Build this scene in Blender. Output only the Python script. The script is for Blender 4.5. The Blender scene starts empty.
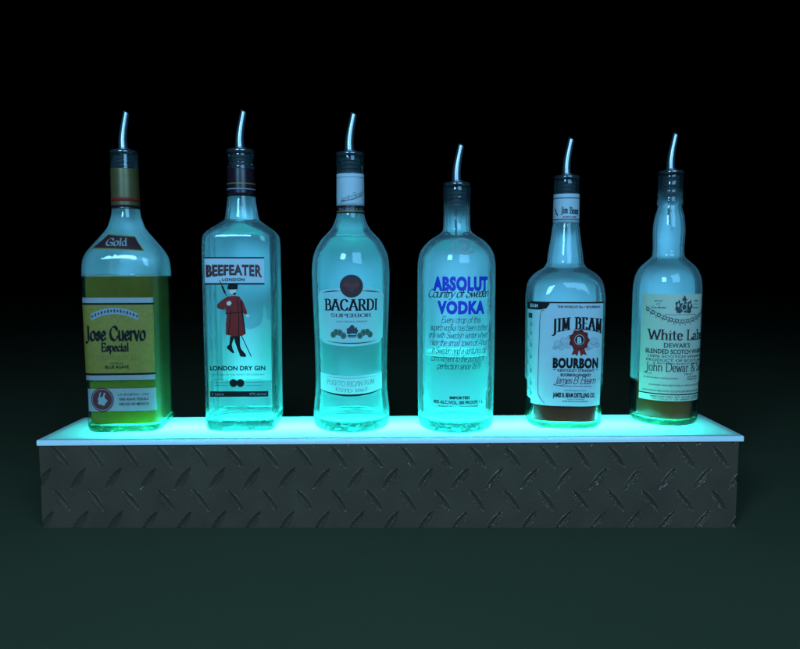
import bpy, bmesh, math, random
from mathutils import Vector, Matrix
random.seed(7)
C = bpy.context.scene.collection
R = math.radians
PI = math.pi
sin, cos, atan2, sqrt = math.sin, math.cos, math.atan2, math.sqrt

# ------------------------------------------------------------------ camera
F = 685.0; PITCH = R(4.96); CAM = Vector((0.0104, -0.736, 0.1885))
FW = Vector((0, cos(PITCH), -sin(PITCH))); UP = Vector((0, sin(PITCH), cos(PITCH))); RT = Vector((1, 0, 0))
def ray(px, py): return FW + RT*((px-400)/F) + UP*((324.5-py)/F)
def hit(px, py, P, n):
    d = ray(px, py); t = (P-CAM).dot(n)/d.dot(n)
    return CAM + d*t
cam_d = bpy.data.cameras.new('camera'); cam = bpy.data.objects.new('camera', cam_d); C.objects.link(cam)
cam.location = CAM; cam.rotation_euler = (PI/2-PITCH, 0, 0)
cam_d.sensor_width = 36; cam_d.lens = F/800*36; cam_d.clip_start = 0.01; cam_d.clip_end = 200
bpy.context.scene.camera = cam
SLOPE = 0.0062                                   # the acrylic top rises a touch towards the right
def zt(x): return SLOPE*x

# ------------------------------------------------------------------ materials
def mat(name):
    m = bpy.data.materials.new(name); m.use_nodes = True
    nt = m.node_tree; nt.nodes.clear()
    out = nt.nodes.new('ShaderNodeOutputMaterial')
    return m, nt, out
def N(nt, t, **kw):
    n = nt.nodes.new(t)
    for k, v in kw.items():
        k = k.replace('_', ' ')
        n.inputs[k].default_value = v
    return n
def c4(c): return (c[0], c[1], c[2], 1)
def principled(name, col, rough=.5, metal=0, spec=.5, noise=0, nscale=60, bump=0, bscale=300, trans=0):
    m, nt, out = mat(name)
    b = N(nt, 'ShaderNodeBsdfPrincipled'); b.inputs['Base Color'].default_value = c4(col)
    b.inputs['Roughness'].default_value = rough; b.inputs['Metallic'].default_value = metal
    b.inputs['Specular IOR Level'].default_value = spec
    tc = N(nt, 'ShaderNodeTexCoord')
    if noise:
        n = N(nt, 'ShaderNodeTexNoise'); n.inputs['Scale'].default_value = nscale; n.inputs['Detail'].default_value = 6
        nt.links.new(tc.outputs['Object'], n.inputs['Vector'])
        mx = nt.nodes.new('ShaderNodeMix'); mx.data_type = 'RGBA'
        mx.inputs[6].default_value = c4([v*(1-noise) for v in col]); mx.inputs[7].default_value = c4([min(1, v*(1+noise)) for v in col])
        nt.links.new(n.outputs['Fac'], mx.inputs[0]); nt.links.new(mx.outputs[2], b.inputs['Base Color'])
    if bump:
        n = N(nt, 'ShaderNodeTexNoise'); n.inputs['Scale'].default_value = bscale; n.inputs['Detail'].default_value = 5
        nt.links.new(tc.outputs['Object'], n.inputs['Vector'])
        bp = N(nt, 'ShaderNodeBump', Strength=bump, Distance=.001)
        nt.links.new(n.outputs['Fac'], bp.inputs['Height']); nt.links.new(bp.outputs[0], b.inputs['Normal'])
    sh = b.outputs[0]
    if trans:
        t = N(nt, 'ShaderNodeBsdfTranslucent'); t.inputs['Color'].default_value = c4(col)
        mx = N(nt, 'ShaderNodeMixShader'); mx.inputs[0].default_value = trans
        nt.links.new(sh, mx.inputs[1]); nt.links.new(t.outputs[0], mx.inputs[2]); sh = mx.outputs[0]
    nt.links.new(sh, out.inputs['Surface'])
    return m
def film(name, tint, milk, fac, ior=1.45, rough=.03, edge=.35, transl=.6, wob=0.0, attr=False, tir=True):
    """clear material with a milky bloom: transparent + diffuse/translucent + fresnel gloss"""
    m, nt, out = mat(name); L = nt.links.new
    tr = N(nt, 'ShaderNodeBsdfTransparent'); tr.inputs['Color'].default_value = c4(tint)
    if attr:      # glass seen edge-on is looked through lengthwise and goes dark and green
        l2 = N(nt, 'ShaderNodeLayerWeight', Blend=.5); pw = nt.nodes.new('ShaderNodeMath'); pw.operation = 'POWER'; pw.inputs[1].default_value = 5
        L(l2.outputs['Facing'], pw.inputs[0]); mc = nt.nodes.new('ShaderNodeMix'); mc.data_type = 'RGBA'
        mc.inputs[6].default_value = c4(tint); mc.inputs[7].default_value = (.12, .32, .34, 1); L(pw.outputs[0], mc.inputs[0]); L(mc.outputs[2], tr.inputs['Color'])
    df = N(nt, 'ShaderNodeBsdfDiffuse'); df.inputs['Color'].default_value = c4(milk)
    tl = N(nt, 'ShaderNodeBsdfTranslucent'); tl.inputs['Color'].default_value = c4(milk)
    a = N(nt, 'ShaderNodeMixShader'); a.inputs[0].default_value = transl
    L(df.outputs[0], a.inputs[1]); L(tl.outputs[0], a.inputs[2])
    lw = N(nt, 'ShaderNodeLayerWeight', Blend=.25)
    tc = N(nt, 'ShaderNodeTexCoord'); ns = N(nt, 'ShaderNodeTexNoise'); ns.inputs['Scale'].default_value = 38; ns.inputs['Detail'].default_value = 5
    L(tc.outputs['Object'], ns.inputs['Vector'])
    m1 = nt.nodes.new('ShaderNodeMath'); m1.operation = 'MULTIPLY_ADD'; m1.inputs[1].default_value = edge; m1.inputs[2].default_value = fac
    L(lw.outputs['Facing'], m1.inputs[0])
    m2 = nt.nodes.new('ShaderNodeMath'); m2.operation = 'MULTIPLY_ADD'; m2.inputs[1].default_value = fac*.35; m2.inputs[2].default_value = -fac*.17
    L(ns.outputs['Fac'], m2.inputs[0])
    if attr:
        at = nt.nodes.new('ShaderNodeAttribute'); at.attribute_name = 'haze'; L(at.outputs['Fac'], m1.inputs[2])
    m3 = nt.nodes.new('ShaderNodeMath'); m3.operation = 'ADD'; m3.use_clamp = True; L(m1.outputs[0], m3.inputs[0]); L(m2.outputs[0], m3.inputs[1])
    b = N(nt, 'ShaderNodeMixShader'); L(m3.outputs[0], b.inputs[0]); L(tr.outputs[0], b.inputs[1]); L(a.outputs[0], b.inputs[2])
    gl = N(nt, 'ShaderNodeBsdfGlossy', Roughness=rough); fr = N(nt, 'ShaderNodeFresnel', IOR=ior)
    ge = nt.nodes.new('ShaderNodeNewGeometry'); pa = nt.nodes.new('ShaderNodeMath'); pa.operation = 'MULTIPLY_ADD'; pa.inputs[1].default_value = (1.16 if ior > 1.3 and tir else 1/ior)-ior; pa.inputs[2].default_value = ior
    L(ge.outputs['Backfacing'], pa.inputs[0]); L(pa.outputs[0], fr.inputs['IOR'])
    n2 = N(nt, 'ShaderNodeTexNoise'); n2.inputs['Scale'].default_value = 55; L(tc.outputs['Object'], n2.inputs['Vector'])
    bp = N(nt, 'ShaderNodeBump', Strength=.25+wob, Distance=.002); L(n2.outputs['Fac'], bp.inputs['Height'])
    L(bp.outputs[0], gl.inputs['Normal']); 
    c = N(nt, 'ShaderNodeMixShader'); L(fr.outputs[0], c.inputs[0]); L(b.outputs[0], c.inputs[1]); L(gl.outputs[0], c.inputs[2])
    L(c.outputs[0], out.inputs['Surface'])
    return m
def refr(name, col, ior=1.45, rough=.0, milk=.12, mcol=(.6, .8, .85), clear=.45):
    m, nt, out = mat(name); L = nt.links.new
    g = N(nt, 'ShaderNodeBsdfGlass', IOR=ior, Roughness=rough); g.inputs['Color'].default_value = c4(col)
    tc = N(nt, 'ShaderNodeTexCoord'); n2 = N(nt, 'ShaderNodeTexNoise'); n2.inputs['Scale'].default_value = 95; L(tc.outputs['Object'], n2.inputs['Vector'])
    bp = N(nt, 'ShaderNodeBump', Strength=.9, Distance=.004); L(n2.outputs['Fac'], bp.inputs['Height']); L(bp.outputs[0], g.inputs['Normal'])
    df = N(nt, 'ShaderNodeBsdfDiffuse'); df.inputs['Color'].default_value = c4(mcol)
    tl = N(nt, 'ShaderNodeBsdfTranslucent'); tl.inputs['Color'].default_value = c4(mcol)
    a = N(nt, 'ShaderNodeMixShader'); a.inputs[0].default_value = .5; L(df.outputs[0], a.inputs[1]); L(tl.outputs[0], a.inputs[2])
    b = N(nt, 'ShaderNodeMixShader'); b.inputs[0].default_value = milk; L(g.outputs[0], b.inputs[1]); L(a.outputs[0], b.inputs[2])
    t = N(nt, 'ShaderNodeBsdfTransparent'); t.inputs['Color'].default_value = c4(col)
    e = N(nt, 'ShaderNodeMixShader'); e.inputs[0].default_value = clear; L(b.outputs[0], e.inputs[1]); L(t.outputs[0], e.inputs[2])
    L(e.outputs[0], out.inputs['Surface'])
    return m

M = {}
M['white'] = principled('label_white', (.52, .57, .60), .55, noise=.06, nscale=90, trans=.25)
M['whitewarm'] = principled('label_cream', (.55, .55, .42), .6, noise=.08, nscale=90, trans=.25)
M['olive'] = principled('label_yellow', (.28, .20, .035), .42, .15, noise=.3, nscale=260, trans=.12)
M['silver'] = principled('label_silver', (.34, .33, .33), .35, .3, noise=.1, nscale=160)
M['black'] = principled('ink_black', (.008, .007, .007), .6, spec=.15)
M['ink'] = principled('ink_grey', (.045, .05, .055), .6, spec=.2)
M['inkgrey'] = principled('ink_pale_grey', (.22, .24, .26), .6)
M['red'] = principled('ink_red', (.22, .014, .011), .5, spec=.2, noise=.25, nscale=300)
M['maroon'] = principled('ink_maroon', (.10, .012, .016), .5, noise=.3, nscale=500)
M['darkmaroon'] = principled('ink_dark_maroon', (.035, .010, .012), .45)
M['blue'] = principled('ink_blue', (.010, .030, .42), .5)
M['gold'] = principled('gold_foil', (.33, .24, .06), .4, .5, noise=.2, nscale=120)
M['green'] = principled('ink_green', (.03, .09, .05), .5, noise=.4, nscale=700)
M['oliveink'] = principled('ink_olive', (.16, .13, .02), .6)
M['skin'] = principled('ink_pale', (.6, .5, .42), .6)
M['chrome'] = principled('chrome', (.25, .27, .30), .33, .90, bump=.05)
M['darkchrome'] = principled('dark_collar', (.12, .13, .14), .2, .85)
M['rubber'] = principled('black_rubber', (.012, .013, .015), .55)
M['capgold'] = principled('capsule_gold', (.12, .085, .03), .38, .35, noise=.3, nscale=90)
M['capblack'] = principled('capsule_black', (.02, .008, .012), .28, .1)
M['plate'] = principled('diamond_steel', (.118, .070, .044), .36, .35, noise=.32, nscale=26, bump=.35, bscale=420)
M['case'] = principled('case_steel', (.03, .027, .025), .6, .2)
M['ledbase'] = principled('led_tape', (.7, .7, .7), .5)
M['glass'] = film('painted_haze_glass', (.93, .97, .98), (.62, .98, 1.0), .07, edge=.0, transl=.25, attr=True)  # wall colour carries a painted haze for blue light coming through the bottle
M['glass_flat'] = film('painted_haze_glass_flat', (.93, .97, .98), (.62, .98, 1.0), .07, edge=.0, transl=.25, attr=True, tir=False)
M['inner_flat'] = film('inner_glass_flat', (.97, .99, .99), (.6, .84, .9), .02, edge=.10, tir=False)
M['inner'] = film('inner_glass', (.97, .99, .99), (.6, .84, .9), .02, edge=.10)
M['base'] = refr('thick_glass', (.64, .92, .90), 1.5, milk=.02, clear=.06)
M['base_amber'] = refr('thick_glass_tinted', (.55, .86, .66), 1.5, milk=.02, clear=.05)
M['whitetr'] = principled('label_translucent', (.78, .90, .90), .55, noise=.06, nscale=90, trans=.68)
M['rear'] = principled('label_rear', (.85, .88, .88), .6, noise=.04, nscale=90, trans=.25)
M['frost'] = film('printed_frost', (.8, .9, .9), (.75, .8, .8), .45, edge=0, transl=.65)
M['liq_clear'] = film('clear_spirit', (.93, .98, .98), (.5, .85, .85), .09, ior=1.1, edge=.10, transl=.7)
M['meniscus'] = film('meniscus', (.9, 1, 1), (.8, 1, 1), .85, edge=0, transl=.8)
M['liq_gold'] = film('gold_spirit', (.50, .55, .08), (.75, .50, .01), .50, ior=1.1, edge=.1, transl=.75)
M['liq_amber'] = film('amber_spirit', (.50, .22, .01), (.75, .20, .001), .66, ior=1.1, edge=.2, transl=.8)
M['liq_dark'] = film('dark_spirit', (.45, .08, .005), (.62, .05, .0005), .66, ior=1.12, edge=.2, transl=.8)

def acrylic(f=.38, name='opal_acrylic'):
    m, nt, out = mat(name); L = nt.links.new
    df = N(nt, 'ShaderNodeBsdfDiffuse'); df.inputs['Color'].default_value = (.80, .82, .84, 1)
    tl = N(nt, 'ShaderNodeBsdfTranslucent'); tl.inputs['Color'].default_value = (.85, .85, .85, 1)
    a = N(nt, 'ShaderNodeMixShader'); a.inputs[0].default_value = f; L(df.outputs[0], a.inputs[1]); L(tl.outputs[0], a.inputs[2])
    g = N(nt, 'ShaderNodeBsdfGlossy', Roughness=.18); fr = N(nt, 'ShaderNodeFresnel', IOR=1.35)
    c = N(nt, 'ShaderNodeMixShader'); L(fr.outputs[0], c.inputs[0]); L(a.outputs[0], c.inputs[1]); L(g.outputs[0], c.inputs[2])
    L(c.outputs[0], out.inputs['Surface']); return m
M['acrylic'] = acrylic(); M['acrylic_edge'] = acrylic(.08, 'opal_acrylic_edge')
def emis(name, col, s):
    m, nt, out = mat(name); e = N(nt, 'ShaderNodeEmission', Strength=s); e.inputs['Color'].default_value = c4(col)
    nt.links.new(e.outputs[0], out.inputs['Surface']); return m
M['diode'] = emis('led_diode', (.0, 1, .8), 4)

# ------------------------------------------------------------------ object helpers
def obj(name, verts, faces, m, parent=None, smooth=False, mats=None, fmat=None):
    me = bpy.data.meshes.new(name); me.from_pydata([tuple(v) for v in verts], [], faces); me.update()
    if mats:
        for k in mats: me.materials.append(M[k])
        for p, i in zip(me.polygons, fmat): p.material_index = i
    else: me.materials.append(M[m])
    if smooth:
        for p in me.polygons: p.use_smooth = True
    o = bpy.data.objects.new(name, me); C.objects.link(o); o.parent = parent
    return o
def thing(name, label, cat, loc=(0, 0, 0), rz=0, group=None):
    o = bpy.data.objects.new(name, None); C.objects.link(o); o.empty_display_size = .05
    o.location = loc; o.rotation_euler = (0, 0, rz); o['label'] = label; o['category'] = cat
    if group: o['group'] = group
    return o
class MB:
    def __init__(s): s.v = []; s.f = []
    def box(s, x0, x1, y0, y1, z0, z1, sl=0):
        b = len(s.v)
        for z in (z0, z1):
            for (x, y) in ((x0, y0), (x1, y0), (x1, y1), (x0, y1)): s.v.append((x, y, z+sl*x))
        for q in ((0, 3, 2, 1), (4, 5, 6, 7), (0, 1, 5, 4), (1, 2, 6, 5), (2, 3, 7, 6), (3, 0, 4, 7)): s.f.append(tuple(b+i for i in q))
    def rings(s, rings, cap0=True, cap1=True):
        n = len(rings[0]); b = len(s.v)
        for r in rings: s.v += [tuple(p) for p in r]
        for i in range(len(rings)-1):
            for j in range(n):
                k = (j+1) % n
                s.f.append((b+i*n+j, b+i*n+k, b+(i+1)*n+k, b+(i+1)*n+j))
        if cap0: s.f.append(tuple(b+j for j in range(n))[::-1])
        if cap1: s.f.append(tuple(b+(len(rings)-1)*n+j for j in range(n)))
    def lathe(s, prof, n=40, cap0=True, cap1=True):
        s.rings([[(r*cos(2*PI*j/n), r*sin(2*PI*j/n), z) for j in range(n)] for (z, r) in prof], cap0, cap1)
    def build(s, name, m, parent=None, smooth=False, bevel=0):
        o = obj(name, s.v, s.f, m, parent, smooth)
        if bevel:
            bv = o.modifiers.new('bevel', 'BEVEL'); bv.width = bevel; bv.segments = 2
        return o

# ------------------------------------------------------------------ single-stroke lettering skeletons
def S(*p): return ('l', p)
def K(*p): return ('c', p)
G = {
'A': (.86, [S((0,0),(.43,1)), S((.43,1),(.86,0)), S((.17,.34),(.69,.34))]),
'B': (.72, [S((.1,0),(.1,1)), K((.1,1),(.4,1),(.6,.88),(.6,.64),(.4,.53),(.1,.53)), K((.1,.53),(.45,.53),(.68,.4),(.68,.13),(.45,0),(.1,0))]),
'C': (.84, [K((.78,.78),(.62,.97),(.4,1),(.15,.85),(.04,.5),(.15,.15),(.4,0),(.64,.04),(.8,.24))]),
'D': (.84, [S((.1,0),(.1,1)), K((.1,1),(.4,1),(.68,.86),(.8,.5),(.68,.14),(.4,0),(.1,0))]),
'E': (.66, [S((.1,0),(.1,1)), S((.1,1),(.6,1),(.6,.84)), S((.1,.52),(.48,.52)), S((.1,0),(.62,0),(.62,.18))]),
'G': (.86, [K((.78,.78),(.62,.97),(.4,1),(.15,.85),(.04,.5),(.15,.15),(.4,0),(.62,.03),(.76,.12)), S((.76,.08),(.76,.42),(.5,.42))]),
'I': (.32, [S((.16,0),(.16,1))]),
'J': (.5, [K((.34,1),(.34,.3),(.34,0),(.2,-.18),(.02,-.16))]),
'K': (.8, [S((.1,0),(.1,1)), S((.74,1),(.12,.42)), S((.3,.58),(.78,0))]),
'L': (.62, [S((.1,0),(.1,1)), S((.1,0),(.58,0),(.58,.22))]),
'M': (1.0, [S((.1,0),(.12,1)), S((.12,1),(.5,.12)), S((.5,.12),(.88,1)), S((.88,1),(.9,0))]),
'N': (.86, [S((.1,0),(.1,1)), S((.1,1),(.76,0)), S((.76,0),(.76,1))]),
'O': (.9, [K((.45,1),(.15,.87),(.05,.5),(.15,.13),(.45,0),(.75,.13),(.85,.5),(.75,.87),(.45,1))]),
'P': (.7, [S((.1,0),(.1,1)), K((.1,1),(.42,1),(.64,.88),(.64,.6),(.42,.48),(.1,.48))]),
'Q': (.9, [K((.45,1),(.15,.87),(.05,.5),(.15,.13),(.45,0),(.75,.13),(.85,.5),(.75,.87),(.45,1)), S((.5,.2),(.85,-.1))]),
'R': (.8, [S((.1,0),(.1,1)), K((.1,1),(.42,1),(.62,.88),(.62,.62),(.42,.5),(.1,.5)), S((.36,.5),(.78,0))]),
'S': (.66, [K((.58,.8),(.45,.98),(.25,1),(.08,.86),(.1,.66),(.34,.52),(.56,.38),(.6,.16),(.42,0),(.2,0),(.06,.2))]),
'T': (.76, [S((.38,0),(.38,1)), S((.03,.82),(.03,1),(.73,1),(.73,.82))]),
'U': (.84, [K((.12,1),(.12,.3),(.24,.03),(.5,0),(.7,.1),(.74,.35),(.74,1))]),
'V': (.84, [S((.02,1),(.42,0)), S((.42,0),(.82,1))]),
'W': (1.2, [S((.02,1),(.32,0)), S((.32,0),(.6,.9)), S((.6,.9),(.88,0)), S((.88,0),(1.18,1))]),
'Y': (.8, [S((.02,1),(.4,.48)), S((.78,1),(.4,.48)), S((.4,.48),(.4,0))]),
'a': (.56, [K((.08,.5),(.2,.63),(.36,.62),(.42,.48),(.42,0)), K((.42,.36),(.2,.36),(.06,.22),(.1,.03),(.26,-.02),(.42,.12))]),
'b': (.58, [S((.1,0),(.1,1)), K((.1,.5),(.28,.65),(.46,.58),(.54,.32),(.44,.05),(.26,-.01),(.1,.1))]),
'c': (.5, [K((.44,.52),(.3,.64),(.14,.56),(.05,.32),(.14,.06),(.3,-.01),(.46,.12))]),
'd': (.6, [S((.46,0),(.46,1)), K((.46,.5),(.28,.65),(.12,.58),(.05,.32),(.12,.05),(.28,-.01),(.46,.12))]),
'e': (.52, [K((.07,.36),(.46,.36),(.42,.56),(.26,.65),(.1,.54),(.05,.3),(.14,.05),(.3,-.01),(.47,.12))]),
'f': (.38, [K((.38,.92),(.26,1),(.17,.88),(.16,.6),(.16,0)), S((.03,.62),(.33,.62))]),
'g': (.56, [K((.44,.5),(.26,.65),(.1,.55),(.06,.3),(.14,.06),(.28,.02),(.44,.14)), K((.45,.64),(.45,0),(.38,-.24),(.2,-.28),(.06,-.2))]),
'h': (.62, [S((.1,0),(.1,1)), K((.1,.46),(.26,.64),(.42,.63),(.5,.48),(.5,0))]),
'i': (.26, [S((.13,0),(.13,.64)), S((.12,.86),(.14,.88))]),
'j': (.3, [K((.18,.64),(.18,0),(.12,-.24),(0,-.26)), S((.17,.86),(.19,.88))]),
'k': (.56, [S((.1,0),(.1,1)), S((.48,.62),(.12,.26)), S((.24,.4),(.52,0))]),
'l': (.26, [S((.13,0),(.13,1))]),
'm': (.94, [S((.1,0),(.1,.64)), K((.1,.46),(.24,.64),(.38,.63),(.46,.48),(.46,0)), K((.46,.46),(.6,.64),(.74,.63),(.82,.48),(.82,0))]),
'n': (.6, [S((.1,0),(.1,.64)), K((.1,.46),(.26,.64),(.42,.63),(.5,.48),(.5,0))]),
'o': (.58, [K((.29,.65),(.1,.56),(.05,.32),(.1,.07),(.29,-.01),(.48,.07),(.53,.32),(.48,.56),(.29,.65))]),
'p': (.58, [S((.1,-.3),(.1,.64)), K((.1,.5),(.28,.65),(.46,.58),(.54,.32),(.44,.05),(.26,-.01),(.1,.1))]),
'q': (.58, [S((.46,-.3),(.46,.64)), K((.46,.5),(.28,.65),(.12,.58),(.05,.32),(.12,.05),(.28,-.01),(.46,.12))]),
'r': (.42, [S((.1,0),(.1,.64)), K((.1,.42),(.2,.6),(.3,.65),(.4,.58))]),
's': (.46, [K((.4,.52),(.26,.65),(.1,.57),(.1,.42),(.26,.34),(.4,.22),(.38,.06),(.22,-.01),(.06,.12))]),
't': (.38, [K((.16,.86),(.16,.2),(.2,.02),(.34,.04)), S((.03,.62),(.34,.62))]),
'u': (.6, [K((.1,.64),(.1,.16),(.2,0),(.36,.02),(.48,.18)), S((.48,.64),(.48,0))]),
'v': (.54, [S((.04,.64),(.27,0)), S((.27,0),(.5,.64))]),
'w': (.8, [S((.03,.64),(.22,0)), S((.22,0),(.4,.6)), S((.4,.6),(.58,0)), S((.58,0),(.77,.64))]),
'x': (.54, [S((.05,.64),(.49,0)), S((.49,.64),(.05,0))]),
'y': (.54, [S((.04,.64),(.27,.02)), K((.5,.64),(.27,.02),(.16,-.22),(.02,-.26))]),
'1': (.4, [S((.06,.82),(.22,1),(.22,0))]), '8': (.6, [K((.3,.54),(.1,.66),(.12,.92),(.3,1),(.48,.92),(.5,.66),(.3,.54),(.07,.38),(.08,.1),(.3,0),(.52,.1),(.53,.38),(.3,.54))]),
'7': (.56, [S((.04,1),(.5,1),(.2,0))]), '9': (.58, [K((.48,.7),(.4,.5),(.2,.46),(.06,.66),(.12,.92),(.3,1),(.46,.9),(.5,.6),(.4,.2),(.14,0))]),
'2': (.56, [K((.06,.8),(.2,1),(.42,.96),(.48,.72),(.3,.4),(.04,0)), S((.04,0),(.52,0))]), '6': (.58, [K((.46,.96),(.2,.8),(.07,.4),(.12,.06),(.3,0),(.48,.1),(.5,.36),(.36,.54),(.16,.48),(.08,.3))]),
'&': (.84, [K((.8,.5),(.62,.1),(.3,-.02),(.06,.2),(.2,.46),(.44,.66),(.44,.9),(.28,1),(.14,.88),(.2,.66),(.8,0))]),
'.': (.24, [S((.1,.02),(.12,.02))]), ',': (.24, [S((.12,.04),(.06,-.12))]), "'": (.24, [S((.12,1),(.08,.78))]),
'“': (.4, [S((.1,.86),(.14,1)), S((.26,.86),(.3,1))]),
' ': (.36, []),
}
def smooth_pts(p, k=4):
    if len(p) < 3: return list(p)
    out = []
    closed = p[0] == p[-1]
    for i in range(len(p)-1):
        p1, p2 = p[i], p[i+1]
        p0 = p[i-1] if i > 0 else (p[-2] if closed else p1)
        p3 = p[i+2] if i+2 < len(p) else (p[1] if closed else p2)
        for j in range(k):
            t = j/k
            out.append(tuple(.5*((2*b)+(-a+c)*t+(2*a-5*b+4*c-d)*t*t+(-a+3*b-3*c+d)*t**3) for a, b, c, d in zip(p0, p1, p2, p3)))
    out.append(p[-1]); return out
def hull(pts):
    pts = sorted(set(pts))
    if len(pts) < 3: return pts
    def half(ps):
        h = []
        for p in ps:
            while len(h) > 1 and (h[-1][0]-h[-2][0])*(p[1]-h[-2][1])-(h[-1][1]-h[-2][1])*(p[0]-h[-2][0]) <= 1e-12: h.pop()
            h.append(p)
        return h
    a = half(pts); b = half(pts[::-1]); return a[:-1]+b[:-1]
def strokes_text(txt, style, weight=1.0):
    """list of convex polygons, units of cap height, baseline 0"""
    if style == 'roman': wa, wb, ang, sp = .085*weight, .038, 0, .06
    elif style == 'black': wa, wb, ang, sp = .088*weight, .022, R(42), .05
    elif style == 'script': wa, wb, ang, sp = .045*weight, .022*weight, R(35), -.07
    else: wa, wb, ang, sp = .03*weight, .03*weight, 0, .04
    nib = []
    for k in range(8):
        t = 2*PI*(k+.5)/8; x, y = wa*cos(t), wb*sin(t)
        nib.append((x*cos(ang)-y*sin(ang), x*sin(ang)+y*cos(ang)))
    polys = []; X = 0
    for ch in txt:
        if ch not in G: ch = '.'
        w, st = G[ch]
        kx = .8 if style in ('black',) else 1
        for kind, pts in st:
            p = smooth_pts(pts, 4 if style != 'plain' else 2) if kind == 'c' else list(pts)
            if style == 'script': p = [(a+.32*b, b) for a, b in p]
            p = [(X+a*kx, b) for a, b in p]
            for i in range(len(p)-1):
                a, b = p[i], p[i+1]
                polys.append(hull([(round(a[0]+n[0], 5), round(a[1]+n[1], 5)) for n in nib]+[(round(b[0]+n[0], 5), round(b[1]+n[1], 5)) for n in nib]))
            if style == 'black':
                for e in (p[0], p[-1]):
                    if p[0] != p[-1]:
                        q = .115*weight**.5; polys.append([(e[0], e[1]-q), (e[0]+q*.8, e[1]), (e[0], e[1]+q), (e[0]-q*.8, e[1])])
            if style == 'roman' and kind == 'l':
                for e, q in ((p[0], p[1]), (p[-1], p[-2])):
                    if abs(e[1]-q[1]) > .3*abs(e[0]-q[0]) and (abs(e[1]) < .02 or abs(e[1]-1) < .02 or abs(e[1]-.64) < .02 or e[1] < -.28) and abs(e[1]-q[1]) > .3:
                        hw = wa*1.9; h = .03; yy = e[1]+(h*.2 if e[1] < .1 else -h*.2)
                        polys.append([(e[0]-hw, yy-h), (e[0]+hw, yy-h), (e[0]+hw, yy+h), (e[0]-hw, yy+h)])
        X += w*kx+sp+(max(0, weight-1)*.21 if style == 'roman' else 0)
    return polys
def sans_polys(txt, bold=.0, spacing=1.0):
    cu = bpy.data.curves.new('lettering_source', 'FONT'); cu.body = txt; cu.resolution_u = 3; cu.offset = bold; cu.space_character = spacing
    o = bpy.data.objects.new('lettering_source', cu); C.objects.link(o)
    dg = bpy.context.evaluated_depsgraph_get(); me = bpy.data.meshes.new_from_object(o.evaluated_get(dg))
    me.calc_loop_triangles()
    ps = [[(me.vertices[i].co.x, me.vertices[i].co.y) for i in t.vertices] for t in me.loop_triangles]
    bpy.data.objects.remove(o); bpy.data.curves.remove(cu); bpy.data.meshes.remove(me)
    return ps
_H = sans_polys('H'); CAPH = max(q[1] for p in _H for q in p)

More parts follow.
